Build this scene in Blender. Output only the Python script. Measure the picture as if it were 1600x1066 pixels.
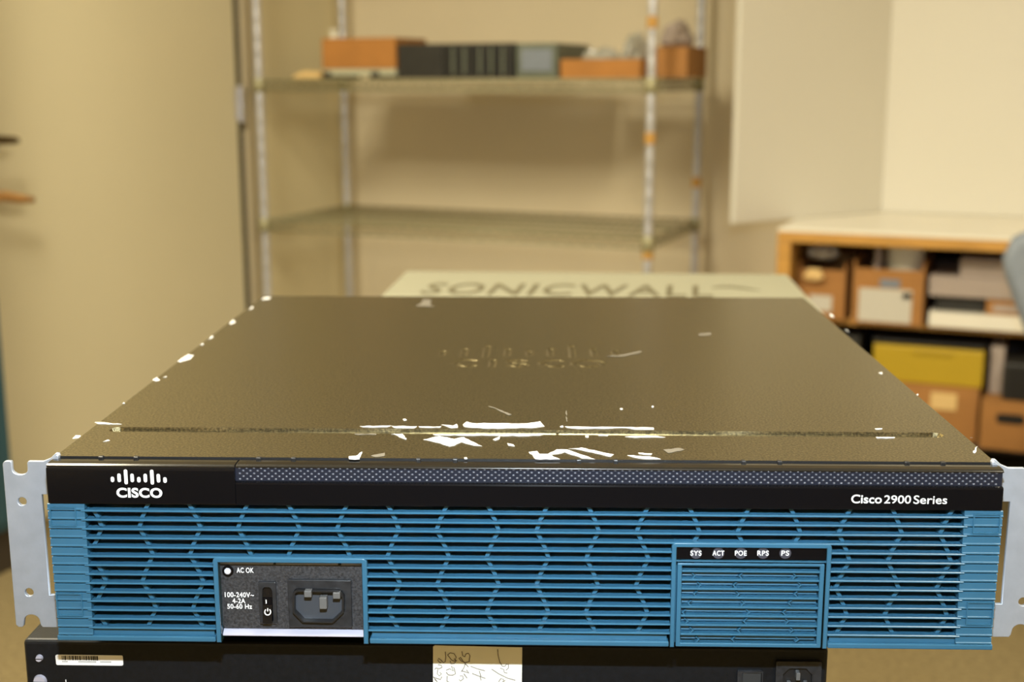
import bpy, bmesh, math, random
from mathutils import Vector, Matrix, noise as mnoise
random.seed(7)
for o in list(bpy.data.objects): bpy.data.objects.remove(o)
SC = bpy.context.scene
COL = SC.collection

# ---------------------------------------------------------------- camera
# the room is axis aligned; the router on its narrow table is turned 21 degrees in it
ROT = math.radians(21.0)
BASE = 0.845                                   # height of the router's underside reference above the floor
FPX = 2014.99
CAMP = Vector((0.21352591, -0.52470512, 1.10700407))
CAMM = Matrix(((0.92374933, -0.37545634, -0.07562870),      # columns: right, forward, up
               (0.38299622, 0.90502543, 0.18504828),
               (-0.00103165, -0.19990373, 0.97981500)))
cam_d = bpy.data.cameras.new('camera')
cam = bpy.data.objects.new('camera', cam_d); COL.objects.link(cam)
r_, f_, u_ = CAMM.col[0], CAMM.col[1], CAMM.col[2]
cam.matrix_world = Matrix(((r_[0], u_[0], -f_[0], CAMP[0]), (r_[1], u_[1], -f_[1], CAMP[1]),
                           (r_[2], u_[2], -f_[2], CAMP[2]), (0, 0, 0, 1)))
cam_d.sensor_width = 36.0
cam_d.lens = FPX * 36.0 / 1600.0
cam_d.clip_start = 0.02; cam_d.clip_end = 50
cam_d.dof.use_dof = True
cam_d.dof.focus_distance = 0.62
cam_d.dof.aperture_fstop = 8.4
SC.camera = cam

SC.view_settings.view_transform = 'Standard'
SC.view_settings.look = 'None'
SC.view_settings.gamma = 1.0
SC.view_settings.use_curve_mapping = False
SC.view_settings.exposure = 0.0

world = bpy.data.worlds.new('world'); SC.world = world
world.use_nodes = True
world.node_tree.nodes['Background'].inputs[0].default_value = (1.0, 0.84, 0.5, 1)
world.node_tree.nodes['Background'].inputs[1].default_value = 0.02

CEIL = 2.7
LAMPS = [(-1.25, 0.35, 106), (1.00, 0.35, 70), (-0.95, -1.9, 3), (0.95, -1.9, 3)]  # last two are fill lamps added behind the camera to light the fronts
WARM = (1.0, 0.91, 0.69)
for i, (lx, ly, pw) in enumerate(LAMPS):
    ld = bpy.data.lights.new('ceiling_lamp_light', 'AREA'); ld.shape = 'RECTANGLE'
    ld.size = 0.52; ld.size_y = 1.12; ld.energy = pw; ld.color = WARM
    lo = bpy.data.objects.new('ceiling_lamp_light', ld); COL.objects.link(lo)
    lo.location = (lx, ly, CEIL - 0.055)
# the camera's own pop-up flash, just above the lens
fl = bpy.data.lights.new('camera_flash', 'AREA'); fl.shape = 'RECTANGLE'; fl.size = 0.035; fl.size_y = 0.012
fl.energy = 4.4; fl.color = (0.80, 0.92, 1.0); fl.spread = math.radians(110)
flo = bpy.data.objects.new('camera_flash', fl); COL.objects.link(flo)
flo.matrix_world = cam.matrix_world.copy()
flo.location = CAMP + u_ * 0.19 + r_ * 0.004
flo.rotation_euler = (flo.rotation_euler[0] - math.radians(14), flo.rotation_euler[1], flo.rotation_euler[2])

# ---------------------------------------------------------------- pixel helpers (router frame)
CR, SR = math.cos(ROT), math.sin(ROT)
def to_router(v, is_dir=False):
    v = Vector(v)
    if not is_dir: v = v - Vector((0, 0, BASE))
    return Vector((CR * v.x + SR * v.y, -SR * v.x + CR * v.y, v.z))
CAML = to_router(CAMP)
def pray(px, py):
    d = CAMM @ Vector(((px - 800) / FPX, 1.0, (533 - py) / FPX))
    return to_router(d, True)
def F(px, py, Y=0.0):
    d = pray(px, py); t = (Y - CAML.y) / d.y; p = CAML + d * t
    return p.x, p.z
def T(px, py, Z):
    d = pray(px, py); t = (Z - CAML.z) / d.z; p = CAML + d * t
    return p.x, p.y

# ---------------------------------------------------------------- materials
MATS = {}
def mat(name, col, rough=0.5, metal=0.0, spec=0.5, var=0.0, vscale=8.0, bump=0.0, bscale=80.0, stretch=None,
        coat=0.0, trans=0.0, emit=None, col2=None, detail=4.0, bdist=0.001):
    m = bpy.data.materials.new(name); m.use_nodes = True
    nt = m.node_tree; b = nt.nodes['Principled BSDF']
    b.inputs['Base Color'].default_value = (*col, 1)
    b.inputs['Roughness'].default_value = rough
    b.inputs['Metallic'].default_value = metal
    b.inputs['Specular IOR Level'].default_value = spec
    b.inputs['Coat Weight'].default_value = coat
    b.inputs['Transmission Weight'].default_value = trans
    if emit:
        b.inputs['Emission Color'].default_value = (*emit[:3], 1); b.inputs['Emission Strength'].default_value = emit[3]
    if var or bump:
        tc = nt.nodes.new('ShaderNodeTexCoord'); mp = nt.nodes.new('ShaderNodeMapping')
        nt.links.new(tc.outputs['Object'], mp.inputs['Vector'])
        if stretch: mp.inputs['Scale'].default_value = stretch
    if var:
        n = nt.nodes.new('ShaderNodeTexNoise'); n.inputs['Scale'].default_value = vscale; n.inputs['Detail'].default_value = detail
        nt.links.new(mp.outputs[0], n.inputs['Vector'])
        rp = nt.nodes.new('ShaderNodeValToRGB')
        c2 = col2 or tuple(min(1, c * (1 + var)) for c in col)
        c1 = tuple(c * (1 - var) for c in col) if col2 is None else col
        rp.color_ramp.elements[0].position = 0.3; rp.color_ramp.elements[1].position = 0.7
        rp.color_ramp.elements[0].color = (*c1, 1); rp.color_ramp.elements[1].color = (*c2, 1)
        nt.links.new(n.outputs['Fac'], rp.inputs[0]); nt.links.new(rp.outputs[0], b.inputs['Base Color'])
    if bump:
        n2 = nt.nodes.new('ShaderNodeTexNoise'); n2.inputs['Scale'].default_value = bscale; n2.inputs['Detail'].default_value = 3
        nt.links.new(mp.outputs[0], n2.inputs['Vector'])
        bp = nt.nodes.new('ShaderNodeBump'); bp.inputs['Strength'].default_value = bump; bp.inputs['Distance'].default_value = bdist
        nt.links.new(n2.outputs['Fac'], bp.inputs['Height']); nt.links.new(bp.outputs[0], b.inputs['Normal'])
    MATS[name] = m
    return m

mat('wall_paint', (0.74, 0.64, 0.45), 0.75, var=0.04, vscale=1.5, bump=0.15, bscale=300)
mat('wall_paint_side', (0.76, 0.67, 0.43), 0.75, var=0.03, vscale=1.5, bump=0.15, bscale=300)
mat('ceiling_tile', (0.84, 0.82, 0.78), 0.9, var=0.05, vscale=60, bump=0.3, bscale=200)
mat('carpet', (0.20, 0.155, 0.078), 0.95, spec=0.1, var=0.25, vscale=90, bump=0.6, bscale=400, bdist=0.004)
mat('door_paint', (0.70, 0.635, 0.44), 0.42, var=0.02, vscale=2, bump=0.05, bscale=120)
mat('frame_paint', (0.55, 0.47, 0.32), 0.5)
mat('gap_dark', (0.05, 0.04, 0.02), 0.9)
mat('steel', (0.60, 0.60, 0.62), 0.32, metal=1.0, var=0.08, vscale=30)
mat('chrome', (0.60, 0.61, 0.66), 0.42, metal=0.6, var=0.06, vscale=20)
mat('wire_epoxy', (0.36, 0.335, 0.20), 0.42, metal=0.3)
mat('tape_orange', (0.55, 0.30, 0.07), 0.6)
mat('bronze', (0.13, 0.09, 0.04), 0.4, metal=0.7)
mat('hanger_wood', (0.52, 0.27, 0.09), 0.45, var=0.2, vscale=25, stretch=(1, 1, 6))
mat('teal_paint', (0.025, 0.075, 0.10), 0.5, var=0.05)
mat('dark_base', (0.035, 0.025, 0.015), 0.7)
mat('board_white', (0.70, 0.675, 0.60), 0.35, var=0.015, vscale=2)
mat('laminate_white', (0.84, 0.80, 0.70), 0.35, var=0.03, vscale=6)
mat('desk_wood', (0.55, 0.29, 0.065), 0.45, var=0.16, vscale=12, stretch=(1, 8, 8))
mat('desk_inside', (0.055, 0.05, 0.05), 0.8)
mat('cardboard', (0.38, 0.175, 0.048), 0.8, var=0.10, vscale=14, bump=0.1, bscale=150)
mat('cardboard_dark', (0.33, 0.14, 0.04), 0.8, var=0.12, vscale=14)
mat('cardboard_orange', (0.42, 0.18, 0.038), 0.75, var=0.08, vscale=14)
mat('paper_white', (0.58, 0.55, 0.48), 0.7)
mat('paper_pink', (0.40, 0.33, 0.29), 0.7, var=0.06)
mat('tissue', (0.80, 0.78, 0.66), 0.85, var=0.03)
mat('yellow_plastic', (0.47, 0.32, 0.018), 0.4, var=0.04)
mat('black_plastic', (0.012, 0.012, 0.013), 0.35)
mat('black_device', (0.022, 0.021, 0.018), 0.5, var=0.2, vscale=30)
mat('teal_device', (0.14, 0.16, 0.12), 0.5, var=0.2, vscale=20)
mat('pale_device', (0.50, 0.50, 0.36), 0.5)
mat('navy_plastic', (0.03, 0.035, 0.08), 0.4)
mat('chair_grey', (0.20, 0.23, 0.28), 0.6, var=0.05, vscale=40, bump=0.1, bscale=300)
mat('clear_bag', (0.75, 0.74, 0.66), 0.12, trans=0.5, bump=0.4, bscale=30, bdist=0.01)
mat('tan_paper', (0.75, 0.52, 0.22), 0.7)
mat('carton_white', (0.22, 0.212, 0.150), 0.55, var=0.02, vscale=5)
mat('carton_ink', (0.085, 0.072, 0.036), 0.6)
mat('table_laminate', (0.42, 0.36, 0.28), 0.5, var=0.05)
# router
mat('bezel_black', (0.003, 0.003, 0.004), 0.08, spec=0.3)
mat('bezel_gloss', (0.006, 0.006, 0.006), 0.12, spec=0.9)
mat('dots_black', (0.010, 0.013, 0.024), 0.30, spec=0.5)
mat('dots_glint', (0.085, 0.092, 0.115), 0.30, spec=0.8)  # flash glints on the dots put into a lighter base colour
mat('blue_plastic', (0.031, 0.114, 0.196), 0.25, spec=0.5, var=0.04, vscale=60)
mat('slot_dark', (0.016, 0.018, 0.028), 0.7, var=0.6, vscale=120, col2=(0.20, 0.17, 0.17))
mat('psu_black', (0.014, 0.014, 0.016), 0.42, var=0.75, vscale=900, bump=0.5, bscale=1400, col2=(0.05, 0.05, 0.055), bdist=0.0004)
mat('socket_black', (0.020, 0.021, 0.024), 0.30, var=0.3, vscale=300)
mat('white_print', (0.95, 0.95, 0.95), 0.45)
mat('bright_metal', (0.62, 0.62, 0.76), 0.30, metal=0.45)
mat('pin_metal', (0.13, 0.13, 0.13), 0.35, metal=0.2)
mat('socket_floor', (0.045, 0.050, 0.060), 0.35)
mat("bracket_metal", (0.41, 0.45, 0.53), 0.48, metal=0.55, var=0.06, vscale=130, bump=0.12, bscale=500, bdist=0.0003)
mat('led_white', (0.75, 0.76, 0.85), 0.25)
mat('chip_metal', (0.60, 0.60, 0.60), 0.5, metal=0.1, var=0.06, vscale=200)
mat('scuff_grey', (0.12, 0.105, 0.08), 0.6)
mat('disc_grey', (0.045, 0.045, 0.06), 0.4)
mat('device_black', (0.004, 0.005, 0.007), 0.45, spec=0.3, var=0.3, vscale=400, bump=0.15, bscale=900, bdist=0.0003)
mat('note_paper', (0.86, 0.84, 0.72), 0.7)
mat('ink_pencil', (0.20, 0.17, 0.15), 0.7)
mat('ink_black', (0.03, 0.03, 0.03), 0.6)
mat('label_white', (0.86, 0.84, 0.82), 0.5)
mat('rubber', (0.02, 0.02, 0.02), 0.8)
# metallic grey paint of the router's lid, with sparkle in the flakes
def lid_material(nm='lid_paint', grain=0.25):
    m = bpy.data.materials.new(nm); m.use_nodes = True
    nt = m.node_tree; b = nt.nodes['Principled BSDF']
    tc = nt.nodes.new('ShaderNodeTexCoord')
    n = nt.nodes.new('ShaderNodeTexNoise'); n.inputs['Scale'].default_value = 900; n.inputs['Detail'].default_value = 2
    nt.links.new(tc.outputs['Object'], n.inputs['Vector'])
    rp = nt.nodes.new('ShaderNodeValToRGB')
    rp.color_ramp.elements[0].position = 0.35; rp.color_ramp.elements[1].position = 0.72
    rp.color_ramp.elements[0].color = (0.12, 0.10, 0.056, 1); rp.color_ramp.elements[1].color = (0.36, 0.30, 0.16, 1)
    nt.links.new(n.outputs['Fac'], rp.inputs[0]); nt.links.new(rp.outputs[0], b.inputs['Base Color'])
    bp = nt.nodes.new('ShaderNodeBump'); bp.inputs['Strength'].default_value = grain; bp.inputs['Distance'].default_value = 0.0003
    nt.links.new(n.outputs['Fac'], bp.inputs['Height']); nt.links.new(bp.outputs[0], b.inputs['Normal'])
    b.inputs['Roughness'].default_value = 0.26; b.inputs['Metallic'].default_value = 0.92
    MATS[nm] = m
lid_material(); lid_material('lid_paint_edge', 0.0)

# ---------------------------------------------------------------- mesh helpers
class MB:
    def __init__(s): s.v = []; s.f = []
    def add(s, vs, fs):
        k = len(s.v); s.v += [tuple(p) for p in vs]; s.f += [tuple(i + k for i in f) for f in fs]; return s
    def box(s, x0, x1, y0, y1, z0, z1):
        return s.add([(x0,y0,z0),(x1,y0,z0),(x1,y1,z0),(x0,y1,z0),(x0,y0,z1),(x1,y0,z1),(x1,y1,z1),(x0,y1,z1)],
                     [(0,3,2,1),(4,5,6,7),(0,1,5,4),(1,2,6,5),(2,3,7,6),(3,0,4,7)])
    def prism_x(s, prof, x0, x1):            # profile in (y, z), counter-clockwise seen from +x
        n = len(prof)
        vs = [(x0, y, z) for y, z in prof] + [(x1, y, z) for y, z in prof]
        fs = [tuple(range(n - 1, -1, -1)), tuple(range(n, 2 * n))]
        fs += [(i, (i + 1) % n, n + (i + 1) % n, n + i) for i in range(n)]
        return s.add(vs, fs)
    def prism_y(s, prof, y0, y1):            # profile in (x, z)
        n = len(prof)
        vs = [(x, y0, z) for x, z in prof] + [(x, y1, z) for x, z in prof]
        fs = [tuple(range(n)), tuple(range(2 * n - 1, n - 1, -1))]
        fs += [((i + 1) % n, i, n + i, n + (i + 1) % n) for i in range(n)]
        return s.add(vs, fs)
    def prism_z(s, prof, z0, z1):
        n = len(prof)
        vs = [(x, y, z0) for x, y in prof] + [(x, y, z1) for x, y in prof]
        fs = [tuple(range(n - 1, -1, -1)), tuple(range(n, 2 * n))]
        fs += [(i, (i + 1) % n, n + (i + 1) % n, n + i) for i in range(n)]
        return s.add(vs, fs)
    def tube(s, pts, r, n=8, caps=True):
        pts = [Vector(p) for p in pts]
        rs = r if isinstance(r, (list, tuple)) else [r] * len(pts)
        rings = []
        prev = None
        for i, p in enumerate(pts):
            d = (pts[min(i + 1, len(pts) - 1)] - pts[max(i - 1, 0)]).normalized()
            if prev is None:
                a = d.orthogonal().normalized()
            else:
                a = prev - d * prev.dot(d)
                a = a.normalized() if a.length > 1e-6 else d.orthogonal().normalized()
            prev = a; b = d.cross(a)
            rings.append([p + (a * math.cos(t) + b * math.sin(t)) * rs[i] for t in [2 * math.pi * j / n for j in range(n)]])
        vs = [q for rg in rings for q in rg]
        fs = [(i * n + j, i * n + (j + 1) % n, (i + 1) * n + (j + 1) % n, (i + 1) * n + j) for i in range(len(pts) - 1) for j in range(n)]
        if caps:
            fs += [tuple(range(n - 1, -1, -1)), tuple(range((len(pts) - 1) * n, len(pts) * n))]
        return s.add(vs, fs)
    def lathe(s, prof, n=24, c=(0, 0, 0)):   # (radius, z) bottom to top, around z
        vs = [(c[0] + r * math.cos(2*math.pi*j/n), c[1] + r * math.sin(2*math.pi*j/n), c[2] + z) for r, z in prof for j in range(n)]
        m = len(prof)
        fs = [(i*n+j, i*n+(j+1)%n, (i+1)*n+(j+1)%n, (i+1)*n+j) for i in range(m-1) for j in range(n)]
        fs += [tuple(range(n-1,-1,-1)), tuple(range((m-1)*n, m*n))]
        return s.add(vs, fs)
    def mesh(s, name):
        me = bpy.data.meshes.new(name); me.from_pydata(s.v, [], s.f); me.update(); return me
    def build(s, name, m, parent=None, bevel=0.0, smooth=False, seg=2):
        return link(name, s.mesh(name), m, parent, bevel, smooth, seg)
def link(name, me, m, parent=None, bevel=0.0, smooth=False, seg=2):
    if m and not me.materials: me.materials.append(MATS[m])
    if smooth:
        for p in me.polygons: p.use_smooth = True
    o = bpy.data.objects.new(name, me); COL.objects.link(o); o.parent = parent
    if bevel:
        b = o.modifiers.new('bevel', 'BEVEL'); b.width = bevel; b.segments = seg; b.limit_method = 'ANGLE'; b.angle_limit = math.radians(40)
        b.harden_normals = False
    return o
def empty(name, loc=(0, 0, 0), rz=0.0):
    o = bpy.data.objects.new(name, None); COL.objects.link(o); o.location = loc; o.rotation_euler = (0, 0, rz)
    o.empty_display_size = 0.05
    return o
def tag(o, label, cat, group=None):
    o['label'] = label; o['category'] = cat
    if group: o['group'] = group
    return o
def struct(o, label=None):
    o['kind'] = 'structure'
    if label: o['label'] = label
    return o
def rrect(x0, x1, y0, y1, r, n=5):
    if not isinstance(r, (tuple, list)): r = (r,) * 4       # corners: bl, br, tr, tl
    out = []
    for (cx, cy, a0, q) in ((x0, y0, 180, r[0]), (x1, y0, 270, r[1]), (x1, y1, 0, r[2]), (x0, y1, 90, r[3])):
        sx = 1 if cx == x0 else -1; sy = 1 if cy == y0 else -1
        if q <= 0: out.append((cx, cy)); continue
        for k in range(n + 1):
            a = math.radians(a0 + 90 * k / n); out.append((cx + sx * q + q * math.cos(a), cy + sy * q + q * math.sin(a)))
    return out
def plate_mesh(loops, thick, bevel=0.0, to='front', off=0.0):
    """filled outline with holes; 'front' stands it in the x-z plane facing -y with its front face at y = off"""
    cu = bpy.data.curves.new('tmp', 'CURVE'); cu.dimensions = '2D'; cu.fill_mode = 'BOTH'
    cu.extrude = max(thick / 2 - bevel, 1e-6); cu.bevel_depth = bevel; cu.bevel_resolution = 1
    if bevel: cu.offset = -bevel
    for lp in loops:
        sp = cu.splines.new('POLY'); sp.points.add(len(lp) - 1)
        for p, (x, y) in zip(sp.points, lp): p.co = (x, y, 0, 1)
        sp.use_cyclic_u = True
    o = bpy.data.objects.new('tmp', cu)
    me = bpy.data.meshes.new_from_object(o)
    bpy.data.objects.remove(o); bpy.data.curves.remove(cu)
    me.materials.clear()
    for v in me.vertices:
        x, y, z = v.co
        v.co = (x, off + thick / 2 - z, y) if to == 'front' else (x, y, off - thick / 2 + z)
    me.update(); return me
def plate(name, loops, thick, m, parent=None, bevel=0.0, to='front', off=0.0):
    return link(name, plate_mesh(loops, thick, bevel, to, off), m, parent)
def text_mesh(s, bold=0.0, thick=0.0002, spacing=1.0):
    cu = bpy.data.curves.new('tmp', 'FONT'); cu.body = s; cu.size = 1.0; cu.offset = bold; cu.space_character = spacing
    cu.extrude = 0.0; cu.resolution_u = 5
    o = bpy.data.objects.new('tmp', cu); me = bpy.data.meshes.new_from_object(o)
    bpy.data.objects.remove(o); bpy.data.curves.remove(cu); me.materials.clear()
    return me
def text_front(s, x0, z0, x1, z1, Y, m, parent, bold=0.0, name='lettering', spacing=1.0):
    me = text_mesh(s, bold, spacing=spacing)
    xs = [v.co.x for v in me.vertices]; ys = [v.co.y for v in me.vertices]
    a, b, c, d = min(xs), max(xs), min(ys), max(ys)
    for v in me.vertices:
        v.co = (x0 + (v.co.x - a) / (b - a) * (x1 - x0), Y, z0 + (v.co.y - c) / (d - c) * (z1 - z0))
    me.update(); return link(name, me, m, parent)
def text_px(s, px0, py0, px1, py1, Y, m, parent, bold=0.0, name='lettering', spacing=1.0):
    x0, z1 = F(px0, py0, Y); x1, z0 = F(px1, py1, Y)
    return text_front(s, x0, z0, x1, z1, Y, m, parent, bold, name, spacing)

# ================================================================ ROOM
XL, XR, YB, YF = -2.10, 2.30, 3.50, -3.2
struct(MB().box(XL - .1, XR + .1, YF - .1, YB + .1, -0.06, 0).build('floor', 'carpet'), 'brown carpeted floor')
struct(MB().box(XL - .1, XR + .1, YF - .1, YB + .1, CEIL, CEIL + .06).build('ceiling', 'ceiling_tile'))
struct(MB().box(XL - .1, XR + .1, YB, YB + .1, 0, CEIL).build('wall_back', 'wall_paint'))
struct(MB().box(XL - .1, XL, YF, YB, 0, CEIL).build('wall_left', 'wall_paint_side'))
struct(MB().box(XR, XR + .1, YF, YB, 0, CEIL).build('wall_right', 'wall_paint'))
struct(MB().box(XL - .1, XR + .1, YF - .1, YF, 0, CEIL).build('wall_front', 'wall_paint'))
# door in the left wall, seen at a slant
DY0, DY1, DH = 1.72, 2.845, 2.08
door = struct(empty('door_1', (XL, (DY0 + DY1) / 2, 0)), 'tall beige flush door left of the shelving')
hw = (DY1 - DY0) / 2
MB().box(0.001, 0.010, -hw, hw, 0.012, DH).build('door_leaf', 'door_paint', door, 0.002)
MB().box(0.0002, 0.0012, hw + .0005, hw + .040, 0.0, DH + .02).build('door_gap', 'gap_dark', door)
MB().box(0.0, 0.012, hw + .040, hw + .085, 0.0, DH + .08).build('door_jamb', 'frame_paint', door, 0.002)
MB().box(0.0, 0.020, -hw - .075, -hw - .006, 0.0, DH + .08).build('door_jamb', 'frame_paint', door, 0.002)
MB().box(0.0, 0.020, -hw - .006, hw + .040, DH + .006, DH + .08).build('door_head', 'frame_paint', door, 0.002)
for hz in (0.22, 1.03, 1.85):
    mb = MB(); mb.tube([(0.014, hw + .014, hz - .055), (0.014, hw + .014, hz + .055)], 0.011, 12)
    mb.box(0.0095, 0.0115, hw - .010, hw + .014, hz - .050, hz + .050)
    mb.build('hinge', 'steel', door)
# lever handle
lev = MB(); LY = 1.768 - (DY0 + DY1) / 2
lev.tube([(0.009, LY, 0.968), (0.018, LY, 0.968)], 0.027, 20); lev.tube([(0.014, LY, 0.968), (0.075, LY, 0.968)], 0.010, 12)
lev.tube([(0.075, LY - .008, 0.970), (0.076, LY + .03, 0.968), (0.074, LY + .07, 0.966), (0.068, LY + .090, 0.964)], [0.012, 0.011, 0.0095, 0.007], 12)
lev.build('door_handle', 'bronze', door, smooth=True)
# wooden hanger hooked on the lever
hg = tag(empty('coat_hanger', (XL + .066, 1.772, 0)), 'wooden coat hanger hanging from the bronze door lever', 'hanger')
mb = MB(); mb.tube([(0, -.13, .800), (0, -.09, .818), (0, -.03, .838), (0, .03, .838), (0, .08, .828), (0, .125, .822)], [.008, .011, .013, .013, .012, .007], 12)
mb.build('shoulder_bar', 'hanger_wood', hg, smooth=True)
hook = [(0, 0, .845), (0, 0, .90), (0, .006, .925)] + [(0, .001 + .021 * math.cos(a), .955 + .028 * math.sin(a)) for a in [math.radians(t) for t in range(-50, 200, 25)]]
MB().tube(hook, .002, 8).build('hook', 'steel', hg, smooth=True)
# teal blue cabinet at the far left edge
cb = tag(empty('metal_cabinet', (XL + .02, 1.40, 0)), 'teal blue metal cabinet beside the beige door, at the left edge', 'cabinet')
MB().box(0, .165, -.38, .238, .10, 1.75).build('body', 'teal_paint', cb, .004)
MB().box(.005, .155, -.375, .232, 0, .10).build('plinth', 'dark_base', cb, .002)
MB().box(.165, .169, -.36, .234, .12, 1.73).build('cabinet_door', 'teal_paint', cb, .002)
struct(MB().box(XL + .0005, XL + .012, DY1 + .105, YB - .013, 0, .10).build('baseboard_left', 'dark_base'))
struct(MB().box(XL + .0005, XR - .0005, YB - .012, YB - .0005, 0, .10).build('baseboard_back', 'dark_base'))

# ceiling light fixtures
for i, (lx, ly, pw) in enumerate(LAMPS):
    t = tag(empty('ceiling_light', (lx, ly, CEIL)), ('ceiling light panel over the door side', 'ceiling light panel over the office chair side', 'added dim fill light panel behind the camera, door side', 'added dim fill light panel behind the camera, right side')[i], 'light', 'ceiling light panels')
    mb = MB()
    for a in (-1, 1):
        mb.box(a * .28 - .02, a * .28 + .02, -.60, .60, -.05, 0)
        mb.box(-.26, .26, a * .58 - .02, a * .58 + .02, -.05, 0)
    mb.build('frame', 'board_white', t)

# ================================================================ WIRE SHELVING
SX0, SX1, SY0, SY1 = -2.035, -0.795, 2.885, 3.40
sh = tag(empty('wire_shelving_unit', ((SX0 + SX1) / 2, (SY0 + SY1) / 2, 0)), 'chrome post wire shelving unit against the back wall', 'shelving')
ox, oy = (SX0 + SX1) / 2, (SY0 + SY1) / 2
for i, (px_, py_) in enumerate(((SX0, SY0), (SX1, SY0), (SX0, SY1), (SX1, SY1))):
    mb = MB(); x, y = px_ - ox, py_ - oy
    prof = [(.016, 0), (.016, .02), (.0125, .021)]
    z = .06
    while z < 1.98:
        prof += [(.0125, z), (.0121, z + .002), (.0121, z + .004), (.0125, z + .006)]; z += .05
    prof += [(.0125, 1.99), (.006, 2.0)]
    post = mb.lathe(prof, 14, (x, y, 0)).build('post', 'chrome', sh, smooth=True)
    rings = {1: (1.252, 0.946, 0.632), 3: (0.79,)}.get(i, ())
    for rz in rings:
        MB().lathe([(.0128, -.016), (.0150, -.014), (.0150, .014), (.0128, .016)], 14, (x, y, rz)).build('tape_ring', 'tape_orange', post)
def wire_deck(z):
    w, d = (SX1 - SX0) / 2, (SY1 - SY0) / 2
    mb = MB()
    for yy in (-d, d):
        for zz in (z - .006, z - .034): mb.tube([(-w, yy, zz), (w, yy, zz)], .0035, 6)
        n = 26; zig = []
        for k in range(n * 2 + 1):
            zig.append((-w + .02 + (2 * w - .04) * k / (2 * n), yy, z - (.006 if k % 2 == 0 else .034)))
        mb.tube(zig, .0022, 5)
    for xx in (-w, w):
        for zz in (z - .006, z - .034): mb.tube([(xx, -d, zz), (xx, d, zz)], .0035, 6)
        n = 10
        mb.tube([(xx, -d + .02 + (2 * d - .04) * k / (2 * n), z - (.006 if k % 2 == 0 else .034)) for k in range(2 * n + 1)], .0022, 5)
    for k in range(1, 50):
        xx = -w + 2 * w * k / 50
        mb.tube([(xx, -d, z - .0025), (xx, d, z - .0025)], .0017, 5)
    for yy in (-d * .5, 0, d * .5): mb.tube([(-w, yy, z - .008), (w, yy, z - .008)], .003, 6)
    for sx in (-w, w):
        for sy in (-d, d): mb.lathe([(.0165, -.040), (.0185, -.038), (.0175, 0.0), (.0150, .002)], 14, (sx, sy, z))
    return mb
for z in (0.18, 0.678, 1.106, 1.70):
    wire_deck(z).build('wire_shelf', 'wire_epoxy', sh, smooth=True)
DZ = 1.1065
# things on the upper shelf, left to right
def carton(name, x0, x1, y0, y1, z0, z1, m, label, cat='box', flaps=False, tape=None, group=None, label_rect=None, hole=None, open_top=False):
    cx, cy = (x0 + x1) / 2, (y0 + y1) / 2
    t = tag(empty(name, (cx, cy, z0)), label, cat, group)
    w, d, h = (x1 - x0) / 2, (y1 - y0) / 2, z1 - z0
    if open_top:
        mb = MB(); th = .004
        mb.box(-w, w, -d, d, 0, th); mb.box(-w, w, -d, -d + th, th, h); mb.box(-w, w, d - th, d, th, h)
        mb.box(-w, -w + th, -d + th, d - th, th, h); mb.box(w - th, w, -d + th, d - th, th, h)
        mb.build('body', m, t)
    else:
        MB().box(-w, w, -d, d, 0, h).build('body', m, t, .003)
        MB().box(-w + .001, -.001, -d + .001, d - .001, h, h + .002).build('top_flap', m, t)
        MB().box(.001, w - .001, -d + .001, d - .001, h, h + .002).build('top_flap', m, t)
    if tape: MB().box(-.02, .02, -d - .0005, d + .0005, h + .002, h + .0026).build('tape_strip', tape, t)
    if label_rect:
        a, b, c, e, lm = label_rect
        MB().box(a, b, -d - .0012, -d - .0002, c, e).build('paper_label', lm, t)
    if hole:
        a, b, c, e = hole
        plate('hand_hole', [rrect(a, b, c, e, (e - c) * .48)], .002, 'black_plastic', t, off=-d - .0022)
    return t
# pale low device with dark feet, cardboard box on it
pd = tag(empty('pale_flat_device', (-1.725, 3.02, DZ)), 'pale grey-green flat device with black feet under a cardboard box', 'device')
MB().box(-.118, .130, -.08, .15, .008, .027).build('body', 'pale_device', pd, .003)
for fx in (-.105, .06):
    MB().box(fx - .016, fx + .016, -.0805, .10, .0, .020).build('foot', 'black_plastic', pd, .002)
carton('cardboard_box', -1.845, -1.595, 2.94, 3.15, DZ + .0275, 1.2225, 'cardboard_orange', 'closed orange-brown cardboard box on the pale flat device, upper wire shelf')
mb = MB().box(-.055, .0, -.03, .03, 0, .012); 
tn = tag(empty('folded_tan_paper', (-1.89, 2.96, DZ)), 'small folded tan paper at the left of the upper wire shelf', 'paper')
MB().prism_y([(-.05, 0), (.045, 0), (.05, .018), (-.01, .022), (-.045, .008)], -.04, .04).build('fold', 'tan_paper', tn, .002)
wl = tag(empty('white_spool', (-1.815, 2.965, 1.225)), 'tiny white spool on the cardboard box corner', 'spool')
MB().lathe([(.014, 0), (.016, .003), (.010, .006), (.010, .020), (.016, .023), (.014, .026)], 16).build('reel', 'tissue', wl, smooth=True)
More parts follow.
